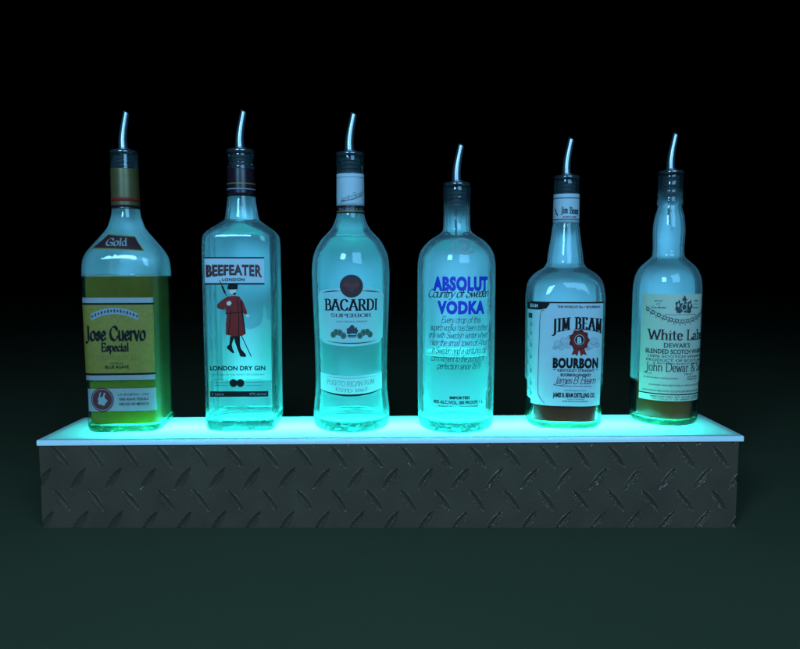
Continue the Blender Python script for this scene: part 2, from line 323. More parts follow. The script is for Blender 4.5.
# ------------------------------------------------------------------ bottles
class Bottle:
    """prof rows: (row, half width px, half depth ratio, squareness)"""
    def __init__(s, label, cx, base_row, prof, yaw=None, cat='bottle', boxd=None):
        x0 = 400
        # base axis: iterate so that the front foot stands on the acrylic where its front edge is seen
        P = hit(cx, base_row, Vector((0, 0, 0)), Vector((-SLOPE, 0, 1)))
        hw0 = max(p[1] for p in prof[-4:])
        s.cx = cx
        for it in range(4):
            d = (P-CAM).dot(FW); b = hw0*d/F*prof[-3][2]
            Pf = hit(cx, base_row, Vector((0, 0, 0)), Vector((-SLOPE, 0, 1)))
            P = Vector((Pf.x, Pf.y+b, 0))
            # axis must project to cx
            q = P-CAM; t = (cx-400)/F*(q.dot(FW)); P.x = CAM.x+t
        P.z = zt(P.x)
        s.P = P; dv = P-CAM
        phi = atan2(dv.x, dv.y)
        s.yaw = -phi if yaw is None else yaw
        s.root = thing('bottle', label, cat, P, s.yaw, 'liquor bottles standing on the lit shelf')
        rows = []
        for (row, hw, dr, n) in prof:
            z = hit(cx, row, P, Vector((0, -1, 0))).z - P.z
            q = Vector((P.x, P.y, P.z+z))-CAM
            r = hw*q.dot(FW)*cos(phi)/F if n < 3 else hw*(q.dot(FW)-.6*hw*q.dot(FW)/F)/F
            rows.append((max(z, 0), r, r*dr, n))
        rows.sort(); s.rows = rows
        s.top = rows[-1][0]
    def at(s, z):
        r = s.rows
        if z <= r[0][0]: return r[0][1:]
        for i in range(len(r)-1):
            if r[i][0] <= z <= r[i+1][0]:
                w = r[i+1][0]-r[i][0]; t = (z-r[i][0])/w if w > 1e-9 else 0
                return tuple(a*(1-t)+b*t for a, b in zip(r[i][1:], r[i+1][1:]))
        return r[-1][1:]
    @staticmethod
    def rad(a, b, n, th):
        return (abs(cos(th)/a)**n+abs(sin(th)/b)**n)**(-1/n)
    def ring(s, z, off=0, n=96):
        a, b, e = s.at(z); a -= off; b -= off
        return [(s.rad(a, b, e, t)*cos(t), s.rad(a, b, e, t)*sin(t), z) for t in (2*PI*j/n for j in range(n))]
    def levels(s, z0, z1, step=.0025):
        zs = {round(z0, 5), round(z1, 5)}
        for r in s.rows:
            if z0 < r[0] < z1: zs.add(round(r[0], 5))
        k = z0
        while k < z1: zs.add(round(k, 5)); k += step
        out = []
        for z in sorted(zs):
            if not out or z-out[-1] > 2e-4: out.append(z)
        return out
    def zrow(s, row): return hit(s.cx, row, s.P, Vector((0, -1, 0))).z - s.P.z
    def smooth_body(s, zlo, zhi, it=1):
        """resample the profile between two heights with catmull-rom so the silhouette is not faceted"""
        r = [q for q in s.rows if zlo <= q[0] <= zhi]
        if len(r) < 3: return
        rest = [q for q in s.rows if not (zlo <= q[0] <= zhi)]
        sm = smooth_pts(r, 6)
        s.rows = sorted(rest+[q for q in sm])
    def glass(s, base_h=.014, base_mat='base', wall=.0028, wet=None, mid=False, flat=False):
        zwet = s.zrow(wet) if wet else -1
        zs = s.levels(base_h, s.top)
        mb = MB(); rings = [s.ring(z) for z in zs]
        mb.rings(rings, False, False)
        nf = len(mb.f)
        iz = [z for z in zs if z > base_h+.001]
        inner = [s.ring(s.top, wall)] + [s.ring(z, wall) for z in reversed(iz)]
        # rim joins outer top to inner top
        b = len(mb.v); mb.rings(inner, False, False); n = 96; last = (len(rings)-1)*n
        for j in range(n):
            k = (j+1) % n; mb.f.append((last+j, last+k, b+k, b+j))
        zm = s.zrow(mid) if mid else -1
        def haze(v):  # milky colour standing in for the lit blue background seen through the glass
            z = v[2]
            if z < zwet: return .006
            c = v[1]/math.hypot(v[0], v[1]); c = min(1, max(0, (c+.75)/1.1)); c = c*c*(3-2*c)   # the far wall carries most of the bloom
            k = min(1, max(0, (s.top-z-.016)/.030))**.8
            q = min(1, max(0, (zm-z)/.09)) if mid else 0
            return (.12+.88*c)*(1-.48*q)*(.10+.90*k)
        o = obj('glass_body', mb.v, mb.f, None, s.root, True, ['glass_flat', 'inner_flat'] if flat else ['glass', 'inner'], [0]*nf+[1]*(len(mb.f)-nf))
        at = o.data.attributes.new('haze', 'FLOAT', 'POINT')
        at.data.foreach_set('value', [haze(v) for v in mb.v])
        # thick foot: solid glass, rounded heel and a punt under it
        m2 = MB(); rr = []
        def sc(ring, k, z): return [(x*k, y*k, z) for x, y, _ in ring]
        r0 = s.ring(base_h*.5)
        for k, z in ((.2, .0045), (.55, .0040), (.78, .0022), (.86, .0006), (.90, .0002), (.945, .0009), (.975, .0024), (.993, .0045)): rr.append(sc(s.ring(max(z, .003)), k, z))
        for z in (base_h*.7, base_h*.85, base_h-.0001): rr.append(s.ring(z))
        for k, z in ((.93, base_h-.0001), (.88, base_h-.0005), (.7, base_h-.0012), (.3, base_h-.0018)): rr.append(sc(s.ring(base_h), k, z))
        m2.rings(rr); m2.build('glass_foot', base_mat, s.root, True)
    def liquid(s, row, m, base_h=.014, off=.0032, men=None):
        z1 = s.zrow(row); zs = s.levels(base_h+.0012, z1)
        mb = MB(); rings = [s.ring(z, off) for z in zs]
        e = rings[-1]; rings.append([(x*.97, y*.97, z-.0006) for x, y, z in e])
        rings.append([(x*.4, y*.4, z-.0007) for x, y, z in e])
        mb.rings(rings); lq = mb.build('liquid', m, s.root, True)
        if men:
            e = s.ring(z1, off); k = MB(); k.rings([[(x, y, z-.0006) for x, y, z in e], [(x*1.002, y*1.002, z+.0004) for x, y, z in e], [(x*.97, y*.97, z-.0001) for x, y, z in e], [(x*.3, y*.3, z-.0003) for x, y, z in e]], False, True)
            k.build('meniscus', men, lq, True)
        return lq
    def sleeve(s, name, row0, row1, m, off=-.0004, parent=None):
        z0, z1 = s.zrow(row1), s.zrow(row0)
        zs = s.levels(z0, z1, .004); mb = MB()
        rg = [s.ring(zs[0], off+.0004)]+[s.ring(z, off) for z in zs]+[s.ring(zs[-1], off+.0004)]
        mb.rings(rg, False, False)
        return mb.build(name, m, parent or s.root, True)

class Decal:
    """flat printing laid on the bottle's surface; coordinates are those of an unrolled label, in pixels"""
    def __init__(s, B, rowref, lift=.00015, warp=None, back=False, pxc=None):
        s.B = B; s.lift = lift; s.polys = []; s.back = back; s.warp = warp
        z = B.zrow(rowref); a, b, n = B.at(z); s.abn = (a, b, n)
        Rz = Matrix.Rotation(B.yaw, 3, 'Z'); s.n = Rz @ Vector((0, -1, 0)); s.t = Rz @ Vector((1, 0, 0))
        s.Pf = B.P + s.n*(b if not back else b)
        s.rowref = rowref
        # perimeter table from theta=-90deg (front centre)
        s.tab = []; acc = 0; prev = None
        for k in range(0, 181):
            th = -PI/2+PI*k/180; r = B.rad(a, b, n, th); p = (r*cos(th), r*sin(th))
            if prev: acc += math.dist(p, prev)
            prev = p; s.tab.append((acc, th))
        hh = hit(B.cx, rowref, s.Pf, s.n); s.xf = B.cx
        s.k = (hit(B.cx+1, rowref, s.Pf, s.n)-hh).length
    def theta(s, u):
        a = abs(u); t = s.tab
        if a >= t[-1][0]: th = t[-1][1]
        else:
            lo, hi = 0, len(t)-1
            while hi-lo > 1:
                m = (lo+hi)//2
                if t[m][0] <= a: lo = m
                else: hi = m
            f = (a-t[lo][0])/(t[hi][0]-t[lo][0]+1e-12); th = t[lo][1]*(1-f)+t[hi][1]*f
        return th if u >= 0 else -PI-th
    def uv(s, x, y):
        if s.warp: x, y = s.warp(x, y)
        h = hit(x, s.rowref, s.Pf, s.n); u = (h-s.Pf).dot(s.t)
        z = hit(s.B.cx, y, s.Pf, s.n).z - s.B.P.z
        return u, z
    def pos(s, u, z, lift):
        th = s.theta(u)
        if s.back: th = -th
        a, b, n = s.B.at(z); r = s.B.rad(a, b, n, th); x, y = r*cos(th), r*sin(th)
        gx = math.copysign(abs(x/a)**(n-1)/a, x); gy = math.copysign(abs(y/b)**(n-1)/b, y); g = math.hypot(gx, gy)
        return (x+gx/g*lift, y+gy/g*lift, z)
    def poly(s, pts, dl=0): s.polys.append((pts, dl))
    def strip(s, x0, x1, yt, yb, step=2.0, dl=0):
        n = max(1, int(abs(x1-x0)/step)); f = lambda v, x: v(x) if callable(v) else v
        for i in range(n):
            a = x0+(x1-x0)*i/n; b = x0+(x1-x0)*(i+1)/n
            at_, ab, bt, bb = f(yt, a), f(yb, a), f(yt, b), f(yb, b)
            m = max(1, int((ab-at_)/12))
            for j in range(m):
                s.poly([(a, at_+(ab-at_)*j/m), (b, bt+(bb-bt)*j/m), (b, bt+(bb-bt)*(j+1)/m), (a, at_+(ab-at_)*(j+1)/m)], dl)
    def disc(s, cx, cy, rx, ry=None, n=28, dl=0, lobes=0, amp=0):
        ry = ry or rx; p = [(cx+rx*(1+amp*cos(lobes*t))*cos(t), cy+ry*(1+amp*cos(lobes*t))*sin(t)) for t in (2*PI*i/n for i in range(n))]
        for i in range(n): s.poly([(cx, cy), p[i], p[(i+1) % n]], dl)
    def ringd(s, cx, cy, rx, ry, w, n=36, a0=0, a1=2*PI, dl=0):
        for i in range(n):
            t, q = a0+(a1-a0)*i/n, a0+(a1-a0)*(i+1)/n
            s.poly([(cx+rx*cos(t), cy+ry*sin(t)), (cx+rx*cos(q), cy+ry*sin(q)), (cx+(rx-w)*cos(q), cy+(ry-w)*sin(q)), (cx+(rx-w)*cos(t), cy+(ry-w)*sin(t))], dl)
    def line(s, pts, w, smooth=True, dl=0):
        p = smooth_pts(pts, 5) if smooth and len(pts) > 2 else pts
        for i in range(len(p)-1):
            (a, b), (c, d) = p[i], p[i+1]; L = math.hypot(c-a, d-b) or 1; nx, ny = -(d-b)/L*w/2, (c-a)/L*w/2
            s.poly([(a+nx, b+ny), (c+nx, d+ny), (c-nx, d-ny), (a-nx, b-ny)], dl+(i % 7)*3e-6)
    def text(s, txt, x0, x1, base, h, style='sans', w=1.0, bold=.0, warp=None, tilt=0, dl=0, spacing=1.0):
        if style == 'sans': ps = sans_polys(txt, bold, spacing); ch = CAPH+2*bold
        else: ps = strokes_text(txt, style, w); ch = 1.0
        xs = [q[0] for p in ps for q in p]; mn, mx = min(xs), max(xs)
        for i, p in enumerate(ps):
            q = []
            for (x, y) in p:
                t = (x-mn)/(mx-mn); X = x0+(x1-x0)*t; Y = -y/ch*h
                if warp: Y = warp(t, Y)
                q.append((X, base+Y+tilt*(t-.5)*(x1-x0)))
            s.poly(q, dl+(0 if style == 'sans' else (i % 23)*4e-6))
    def build(s, name, m, parent=None, lift=None):
        lift = s.lift if lift is None else lift
        V = []; Fc = []; g = .0028
        for pts, dl in s.polys:
            P = [s.uv(x, y) for x, y in pts]
            us = [p[0] for p in P]; k0, k1 = math.floor(min(us)/g), math.floor(max(us)/g)
            for k in range(k0, k1+1):
                q = clip(clip(P, k*g, 1), (k+1)*g, -1) if k1 > k0 else P
                if len(q) < 3: continue
                b = len(V)
                for (u, z) in q: V.append(s.pos(u, z, lift+dl))
                Fc.append(tuple(range(b, b+len(q))))
        o = obj(name, V, Fc, m, parent or s.B.root)
        s.polys = []
        return o
def clip(P, c, sgn):
    out = []
    for i in range(len(P)):
        a, b = P[i-1], P[i]; da, db = sgn*(a[0]-c), sgn*(b[0]-c)
        if (da >= 0) != (db >= 0):
            t = da/(da-db); out.append((c, a[1]+(b[1]-a[1])*t))
        if db >= 0: out.append(b)
    return out
def D(B, row, **k): return Decal(B, row, **k)
L1, L2, L3, L4 = .00012, .00030, .00045, .0006

# ---- 1 tequila: square, gold
J = Bottle('square tequila bottle with olive yellow label and gold spirit, leftmost on the lit shelf', 133.2, 433.5, [
 (155, 13.90, 1, 2), (158, 14.00, 1, 2), (169, 14.00, 1, 2), (209, 14.20, 1, 2), (215, 14.90, 1, 2), (222, 17.00, 1, 2.0), (228.4, 19.57, 1, 2.1), (236, 25.24, .98, 2.4), (243, 30.65, .97, 2.9),
 (250, 33.94, .97, 3.6), (257, 36.92, .97, 4.6), (264, 37.83, .97, 5.5), (272, 38.01, .97, 6), (300, 37.83, .97, 6.5), (380, 36.74, .97, 6.5), (415, 36.47, .97, 6.5), (424, 36.20, .97, 6), (430, 35.75, .97, 6)], yaw=R(5))
J.smooth_body(J.zrow(275), J.zrow(208))
J.glass(.009, base_mat='base_amber', wet=275, flat=True)
J.liquid(275, 'liq_gold', .009, men='meniscus')
cap = J.sleeve('capsule', 169.5, 209, 'capgold'); J.sleeve('stripe', 198.5, 202, 'red', -.0006, cap); J.sleeve('stripe', 206, 209.2, 'capblack', -.0006, cap)
d = D(J, 340); d.strip(80.5, 154, 303, 374.5); lab = d.build('front_label', 'olive', lift=L1)
d.strip(81, 154, 297.5, 303); d.build('label_border', 'silver', lab, L1); d.strip(81, 154, 374.5, 380); d.build('label_border', 'silver', lab, L1)
d.strip(80, 154.5, 302.8, 304.6); d.strip(80, 154.5, 373, 375); 
d.text('Jose Cuervo', 84, 146, 340, 13.5, 'black', 1.5); d.text('Especial', 101, 128.5, 351, 8, 'black', 1.5); 
d.text('HECHO DE', 109.5, 122.5, 364, 1.8, bold=.01); d.text('BLUE AGAVE', 104, 128, 368.2, 3, bold=.03)
d.build('lettering', 'black', lab, L2)
d.text('TEQUILA GOLD', 94.5, 139, 359.5, 4.6, 'roman', .8); d.build('lettering', 'oliveink', lab, L2)
arch = lambda x: 307.5+((x-115.5)/23)**2*6
d.strip(92, 139, arch, lambda x: arch(x)+6.5, 1.2); 
d.build('banner', 'inkgrey', lab, L2)
for i in range(15):
    x = 93.5+i*3.15; d.disc(x, arch(x)+3.2, 1.0, 1.9 if i % 2 else 1.3, 8)
d.build('banner_ornament', 'ink', lab, L3)
d.strip(84, 154.5, 388.5, 411); lb2 = d.build('lower_label', 'silver', lift=L1)
d.disc(99.8, 399.3, 11.8, 12); d.build('seal', 'maroon', lb2, L2)
d.ringd(99.8, 399.3, 10.6, 10.8, .5); d.disc(99.8, 400.5, 4.6, 4.4, lobes=5, amp=.15); d.line([(97, 398), (97.5, 394), (98.4, 392)], 1.2); d.line([(101, 397), (102.5, 392.5)], 1.6); d.build('seal_emblem', 'inkgrey', lb2, L3)
d.text('LA ROJEÑA 1795', 116, 147, 395.5, 2.1, bold=.0); d.text('100% AGAVE TEQUILA', 117, 147, 400.3, 2.4, bold=.02); d.text('HECHO EN MEXICO', 117, 147, 405.2, 2.6, bold=.02)
d.build('lettering', 'black', lb2, L2)
d = D(J, 243)
d.poly([(102.6, 233.6), (136.5, 235.9), (140.2, 251), (94.3, 248.6)]); 
def gridpoly(dd, q, nx=14, ny=5):
    def lp(a, b, t): return (a[0]+(b[0]-a[0])*t, a[1]+(b[1]-a[1])*t)
    for i in range(nx):
        for j in range(ny):
            P = []
            for (u, v) in ((i, j), (i+1, j), (i+1, j+1), (i, j+1)):
                P.append(lp(lp(q[0], q[1], u/nx), lp(q[3], q[2], u/nx), v/ny))
            dd.poly(P)
d.polys = []
gridpoly(d, [(102.6, 233.6), (136.5, 235.9), (140.2, 251), (94.3, 248.6)]); sl = d.build('shoulder_label', 'gold', lift=.0004)
gridpoly(d, [(103.6, 234.8), (135.8, 237), (138.8, 249.8), (96.4, 247.5)]); d.build('label_field', 'darkmaroon', sl, .0007)
d.text('Gold', 106.5, 127, 245.6, 7.2, 'black', 1.0); d.build('lettering', 'silver', sl, .0011)

# ---- 2 gin: square, clear
Bf = Bottle('square clear gin bottle with a red coated guard on it, second from the left', 246.0, 432.5, [
 (154, 13.20, 1, 2), (157, 13.80, 1, 2), (159, 13.20, 1, 2), (163, 12.20, 1, 2), (167, 13.60, 1, 2), (170, 13.60, 1, 2), (197, 14.00, 1, 2), (200, 14.20, 1, 2), (210, 15.60, 1, 2), (219, 17.20, 1, 2.1), (221.5, 19.44, 1, 2.3), (225, 24.40, 1, 2.8),
 (230, 30.75, 1, 3.8), (234.5, 34.55, 1, 5), (238.5, 35.67, 1, 6), (246, 35.85, 1, 7), (300, 35.85, 1, 7), (400, 35.13, 1, 7), (424, 34.94, 1, 7), (430, 34.40, 1, 7)], yaw=R(1.5))
Bf.smooth_body(Bf.zrow(250), Bf.zrow(199))
Bf.glass(mid=300); Bf.liquid(222, 'liq_clear', men='meniscus')
cap = Bf.sleeve('capsule', 169.5, 197, 'capblack'); Bf.sleeve('stripe', 184, 185.2, 'gold', -.0006, cap); Bf.sleeve('stripe', 189.5, 190.5, 'inkgrey', -.0006, cap)
d = D(Bf, 320)
d.strip(205, 265, 258, 284); lab = d.build('name_label', 'white', lift=L1)
d.strip(205, 265, 257, 258.4); d.strip(205, 265, 283, 284.6)
wp = lambda t, Y: (Y+(Y+10)*.0)*(1.0+.22*abs(2*t-1)**1.6)+2.2*abs(2*t-1)**1.8
d.text('LONDON', 223, 245.5, 281.0, 3.1, bold=.035, spacing=1.1)
d.text('BEEFEATER', 207.2, 262.8, 274.6, 10.4, bold=.045, spacing=1.1, warp=wp, dl=-.00008)
d.build('lettering', 'black', lab, L2)
d.text('BEEFEATER', 206.6, 262.2, 274.3, 10.0, bold=.02, spacing=1.1, warp=wp); d.build('lettering', 'maroon', lab, L3)
o = 0
coat = [(209.3, 0)]
def PX(zx, zy): return (205+zx/7.217, 275+zy/7.217)
def zp(dd, pts, dl=0):
    q = [PX(*p) for p in pts]; cx_ = sum(p[0] for p in q)/len(q); cy_ = sum(p[1] for p in q)/len(q)
    for i in range(len(q)): dd.poly([(cx_, cy_), q[i], q[(i+1) % len(q)]], dl)
zp(d, [(165, 155), (215, 150), (255, 155), (262, 200), (270, 270), (150, 285), (152, 260), (165, 200)])
zp(d, [(160, 280), (268, 265), (285, 360), (292, 425), (265, 440), (200, 442), (148, 428), (150, 350)])
zp(d, [(165, 155), (120, 185), (88, 215), (92, 238), (120, 245), (178, 232), (195, 210), (180, 185)], 2e-5)
zp(d, [(245, 155), (275, 185), (305, 265), (300, 285), (280, 280), (255, 235)], 3e-5)
fig = d.build('guard_figure', 'red', lift=L1)
d.line([PX(188, 250), PX(180, 330), PX(165, 432)], .8); d.line([PX(235, 160), PX(245, 300), PX(240, 438)], .8); d.line([PX(262, 190), PX(272, 280), PX(288, 420)], 1.4)
d.line([PX(150, 278), PX(270, 268)], .9); d.line([PX(100, 238), PX(140, 246), PX(172, 236)], .9)
zp(d, [(165, 95), (178, 62), (220, 60), (243, 72), (240, 98), (200, 92)]); d.disc(*PX(216, 134), 1.7, 1.3, 12, dl=1e-5); d.disc(*PX(204, 98), 5.4, 1.0, 16, dl=2e-5)
zp(d, [(180, 440), (212, 442), (190, 500), (195, 535), (208, 560), (195, 565), (155, 530), (155, 515), (172, 500)])
zp(d, [(205, 442), (250, 440), (245, 500), (262, 545), (292, 575), (290, 592), (250, 588), (240, 560), (215, 490)])
d.line([PX(110, 35), PX(160, 150)], .8, False); d.line([PX(128, 78), PX(150, 130)], 2.0, False); d.line([PX(262, 440), PX(330, 590)], .9, False)
d.build('figure_outline', 'black', fig, L2)
zp(d, [(180, 106), (228, 104), (226, 126), (212, 128), (200, 140), (182, 130)]); zp(d, [(160, 195), (185, 185), (196, 205), (180, 222), (160, 215)]); zp(d, [(296, 285), (322, 285), (322, 302), (300, 306)]); d.build('figure_skin', 'skin', fig, L3)
d.text('LONDON DRY GIN', 208.5, 264.5, 370.3, 4.6, bold=.035, spacing=1.05)
for x in (232, 239.2): d.disc(x, 383, 3.9, 4)
d.build('lettering', 'black', lift=L2)
for y in (374, 379.5, 382.5, 385.5): 
    if y == 374: d.text('DISTILLED IN THE HEART OF LONDON', 210, 263, 375.4, 1.5)
    else:
        d.line([(212, y), (226.5, y)], .35, False); d.line([(245, y), (261, y)], .35, False)
d.build('fine_print', 'ink', lift=L1)
d.strip(208, 267, 391.3, 396.8); bar = d.build('volume_bar', 'black', lift=L1)
d.text('1 Litre', 210.5, 222, 395.3, 2.5); d.text('47% alc/vol', 248, 265, 395.3, 2.5); d.build('lettering', 'inkgrey', bar, L2)
db = D(Bf, 350, back=True)   # the rear label printed with a skyline, seen through the gin
sk = [(203, 325), (207, 325), (207, 318), (210, 318), (210, 325), (216, 327), (221, 323), (224, 326), (229, 332), (236, 336), (243, 334), (249, 330), (251.5, 322), (251.5, 312), (253, 308), (255, 312), (255, 323), (258, 326), (262, 324), (262, 312), (264, 307), (266, 312), (266, 326), (272, 327)]
def skf(x):
    for i in range(len(sk)-1):
        if sk[i][0] <= x <= sk[i+1][0] and sk[i+1][0] > sk[i][0]:
            t = (x-sk[i][0])/(sk[i+1][0]-sk[i][0]); return sk[i][1]*(1-t)+sk[i+1][1]*t
    return 325
db.strip(204, 272, skf, 392, .8); db.build('rear_label', 'rear', lift=-.0031)

# ---- 3 rum: round, waisted
Ba = Bottle('round clear rum bottle with dark red disc above its wordmark, third from the left', 351.8, 434, [
 (157, 13.6, 1, 2), (161, 13.8, 1, 2), (174, 13.4, 1, 2), (213, 13.6, 1, 2), (215, 13.8, 1, 2), (221, 15.6, 1, 2), (228.3, 19, 1, 2), (234, 24, 1, 2), (240, 29.5, 1, 2), (249.3, 34.8, 1, 2), (257, 37.4, 1, 2), (268, 38.6, 1, 2), (285, 38.6, 1, 2),
 (342, 36.4, 1, 2), (372, 35.7, 1, 2), (388, 35.9, 1, 2), (400, 37, 1, 2), (412, 37.8, 1, 2), (420, 37.6, 1, 2), (428, 36.8, 1, 2)])
Ba.smooth_body(Ba.zrow(430), Ba.zrow(214))
Ba.glass(mid=280); Ba.liquid(236, 'liq_clear', men='meniscus')
nl = Ba.sleeve('neck_label', 174.6, 206.4, 'white'); bd = Ba.sleeve('neck_band', 206.4, 214, 'capblack', parent=nl); Ba.sleeve('neck_stripe', 211.5, 212.6, 'gold', -.0006, nl); Ba.sleeve('neck_stripe', 178, 178.6, 'inkgrey', -.0006, nl)
dn = D(Ba, 195); dn.text('Jacinto Bacardi', 339, 365, 199, 6, 'script', .8, tilt=-.33); dn.line([(340, 200.5), (352, 199.5), (364, 194)], .5); dn.build('signature', 'ink', nl, .0007)
dn.text('BACARDI & CO', 338.5, 364, 210.4, 2.6, 'plain', 1.4); dn.build('lettering', 'silver', nl, .0012)
d = D(Ba, 315)
top = lambda x: 291.5-3.6*(1-min(1, abs(x-351)/40)**2)
bot = lambda x: 343.5+3.0*(1-min(1, abs(x-351)/34)**2)
def top2(x): 
    e = max(0, (abs(x-351)-33)/5); return top(x)+min(1, e)**2*4
def bot2(x):
    e = max(0, (abs(x-351)-32)/5); return bot(x)-min(1, e)**2*4
d.strip(312.5, 389.5, top2, bot2, 1.4); lab = d.build('front_label', 'whitetr', lift=L1)
d.text('BACARDI', 322.3, 380, 310.4, 11, 'roman', 1.6)
def crv(dd, x0, x1, f, w0, n=22):
    for i in range(n):
        a, b = x0+(x1-x0)*i/n, x0+(x1-x0)*(i+1)/n; wa = w0*sin(PI*(i/n))+.15; wb = w0*sin(PI*(i+1)/n)+.15
        dd.poly([(a, f(a)-wa/2), (b, f(b)-wb/2), (b, f(b)+wb/2), (a, f(a)+wa/2)])
crv(d, 320, 341, lambda x: top(x)+2.6, 1.0); crv(d, 362, 383, lambda x: top(x)+2.6, 1.0); crv(d, 324, 379, lambda x: bot(x)-3, .9)
d.build('lettering', 'black', lab, L2)
d.text('SUPERIOR', 330, 373, 317.2, 3.4, 'roman', 1.3, ); d.text('RON ORIGINAL PREMIUM', 336.5, 367.5, 322.4, 1.5)
d.build('lettering', 'ink', lab, L2)
for sx in (-1, 1):
    for i, (x, y) in enumerate(((8.5, 1.8), (12.2, -1.2), (16.2, -1.6), (19.5, 1))):
        d.disc(351.6+sx*(x), 334+y, 3.1, 3.3, 16, dl=i*2e-5)
d.build('medals', 'green', lab, L2)
for sx in (-1, 1):
    for i, (x, y) in enumerate(((8.5, 1.8), (12.2, -1.2), (16.2, -1.6), (19.5, 1))):
        d.ringd(351.6+sx*(x), 334+y, 2.3, 2.5, .35, 14, dl=i*2e-5)
d.build('medal_rings', 'inkgrey', lab, L3)
d.disc(352, 330, 3.4, 4, lobes=6, amp=.12); d.disc(348.6, 331, 2.2, 3.4, lobes=5, amp=.2); d.disc(355.6, 331, 2.2, 3.4, lobes=5, amp=.2); d.disc(352, 326.2, 1.6, 1.4); d.strip(347.5, 356.5, 335, 336.8); d.strip(348.5, 355.5, 337.4, 338)
d.build('crest', 'ink', lab, L2)
d.disc(351.6, 286, 11.3, 11.5, 40); disc = d.build('disc_emblem', 'darkmaroon', lab, .0005)
d.ringd(351.6, 286, 10.3, 10.5, .5, 40)
for sx in (-1, 1):
    pts = [(0, -1), (1.5, -3.4), (3, -2.2), (5, -5), (8, -2), (7.6, 1), (5.6, .6), (5, 3.2), (3.2, 2), (1.5, 5), (0, 6)]
    q = [(351.6+sx*x, 286+y) for x, y in pts]
    for i in range(1, len(q)-1): d.poly([q[0], q[i], q[i+1]])
d.build('bat_emblem', 'maroon', disc, .0007)
d = D(Ba, 385)
t3 = lambda x: 374+1.8*(1-(abs(x-351)/40)**2); b3 = lambda x: 390.5+4.8*(1-(abs(x-351)/40)**2)
d.strip(314.5, 388, t3, b3, 1.5); lb = d.build('lower_label', 'whitetr', lift=L1)
crv(d, 315, 387.5, b3, 1.7, 40); d.build('label_line', 'black', lb, L2)
f4 = lambda t, Y: Y+1.6*(1-abs(2*t-1)**2)
d.text('PUERTO RICAN RUM', 325, 376, 384.6, 4.6, 'roman', .8, warp=f4); d.text('ESTD 1862', 335, 368, 390.8, 3, 'roman', .9, warp=f4); crv(d, 322, 380, lambda x: t3(x)+2.4, .25)
d.build('lettering', 'inkgrey', lb, L2)

# ---- 4 vodka: round, printed on the glass
A = Bottle('round clear vodka bottle printed with blue capitals and dark script', 455.3, 434.8, [
 (187, 13, 1, 2), (189.5, 13.8, 1, 2), (200, 13.9, 1, 2), (202, 13.2, 1, 2), (225, 13.3, 1, 2), (230, 13.8, 1, 2), (232.5, 15.4, 1, 2), (236, 20, 1, 2), (239.5, 25.8, 1, 2), (243.4, 30.2, 1, 2), (248, 34, 1, 2), (253.3, 36.8, 1, 2), (260, 38.4, 1, 2), (268, 39, 1, 2), (290, 39, 1, 2),
 (360, 38.4, 1, 2), (405, 37.8, 1, 2), (420, 37.2, 1, 2), (428, 36.6, 1, 2)])
A.smooth_body(A.zrow(300), A.zrow(229))
A.glass(mid=352); A.liquid(352, 'liq_clear', men='meniscus')
d = D(A, 320)
d.text('ABSOLUT', 431.5, 492, 290, 14.6, bold=.065, spacing=1.1); d.text('VODKA', 436.5, 487.5, 313.3, 13.4, bold=.065, spacing=1.1); d.build('brand_lettering', 'blue', lift=L2)
d.text('Country of Sweden', 425.5, 494, 297.3, 8, 'script', 1.7, tilt=-.01)
for t, x0, x1, y in (('Every drop of this', 441, 483, 323), ('superb vodka has been crafted', 428, 493, 330.8), ('only with Swedish winter wheat', 426, 493, 338.4), ('near the small town of Ahus', 428, 493, 346), ('in Sweden and a centuries old', 430, 492, 353.8), ('commitment to the pursuit of', 429, 489, 361.8), ('perfection since 1879.', 436, 484, 369.4)):
    d.text(t, x0, x1, y, 6.4, 'script', 1.2)
d.build('script_lettering', 'black', lift=L1)
d.text('IMPORTED', 450, 471, 399.3, 3, bold=.05); d.text('40% ALC./VOL. (80 PROOF) 1 L', 432, 487, 404.4, 3.4, bold=.03); d.text('PRODUCED AND BOTTLED IN AHUS SWEDEN', 438, 481, 407.6, 1.5, bold=.02)
d.build('fine_print', 'black', lift=L1)
d = D(A, 246)
d.ringd(463.5, 246, 12.6, 8.4, 1.4); d.ringd(463.5, 246, 9.6, 6.2, .5); d.disc(462.5, 246.4, 2.6, 3.2, 14); d.disc(465.2, 244.6, 2.2, 2.2, 12); d.line([(460, 250), (464, 249), (467.5, 250)], 1)
d.build('glass_medallion', 'inkgrey', lift=.0006)

# ---- 5 bourbon: rounded square
Jb = Bottle('bourbon bottle with wide white label and red rosette, second from the right', 561.8, 430.5, [
 (180, 12.40, 1, 2), (183, 12.80, 1, 2), (194, 12.70, 1, 2), (224, 12.90, 1, 2), (229, 13.80, 1, 2), (241, 15.40, 1, 2), (253.4, 17.40, 1, 2), (262, 18.40, 1, 2), (265, 19.80, 1, 2), (268, 22.00, 1, 2.1), (273, 30.09, 1, 2.2), (278, 34.85, 1, 2.4), (283, 37.38, 1, 2.7), (289, 38.56, 1, 3.1),
 (297, 39.20, 1, 3.5), (305, 39.00, 1, 3.6), (360, 38.22, 1, 3.6), (405, 37.25, 1, 3.6), (418, 37.05, 1, 3.4), (424, 36.27, 1, 3.2)], yaw=R(-6))
Jb.smooth_body(Jb.zrow(305), Jb.zrow(228))
Jb.glass(.0075, base_mat='base_amber', wet=380); Jb.liquid(380, 'liq_dark', .0075)
nl = Jb.sleeve('neck_label', 194.7, 223.3, 'white'); Jb.sleeve('neck_stripe', 198.4, 199.3, 'ink', -.0006, nl); Jb.sleeve('neck_stripe', 219.5, 220.5, 'ink', -.0006, nl)
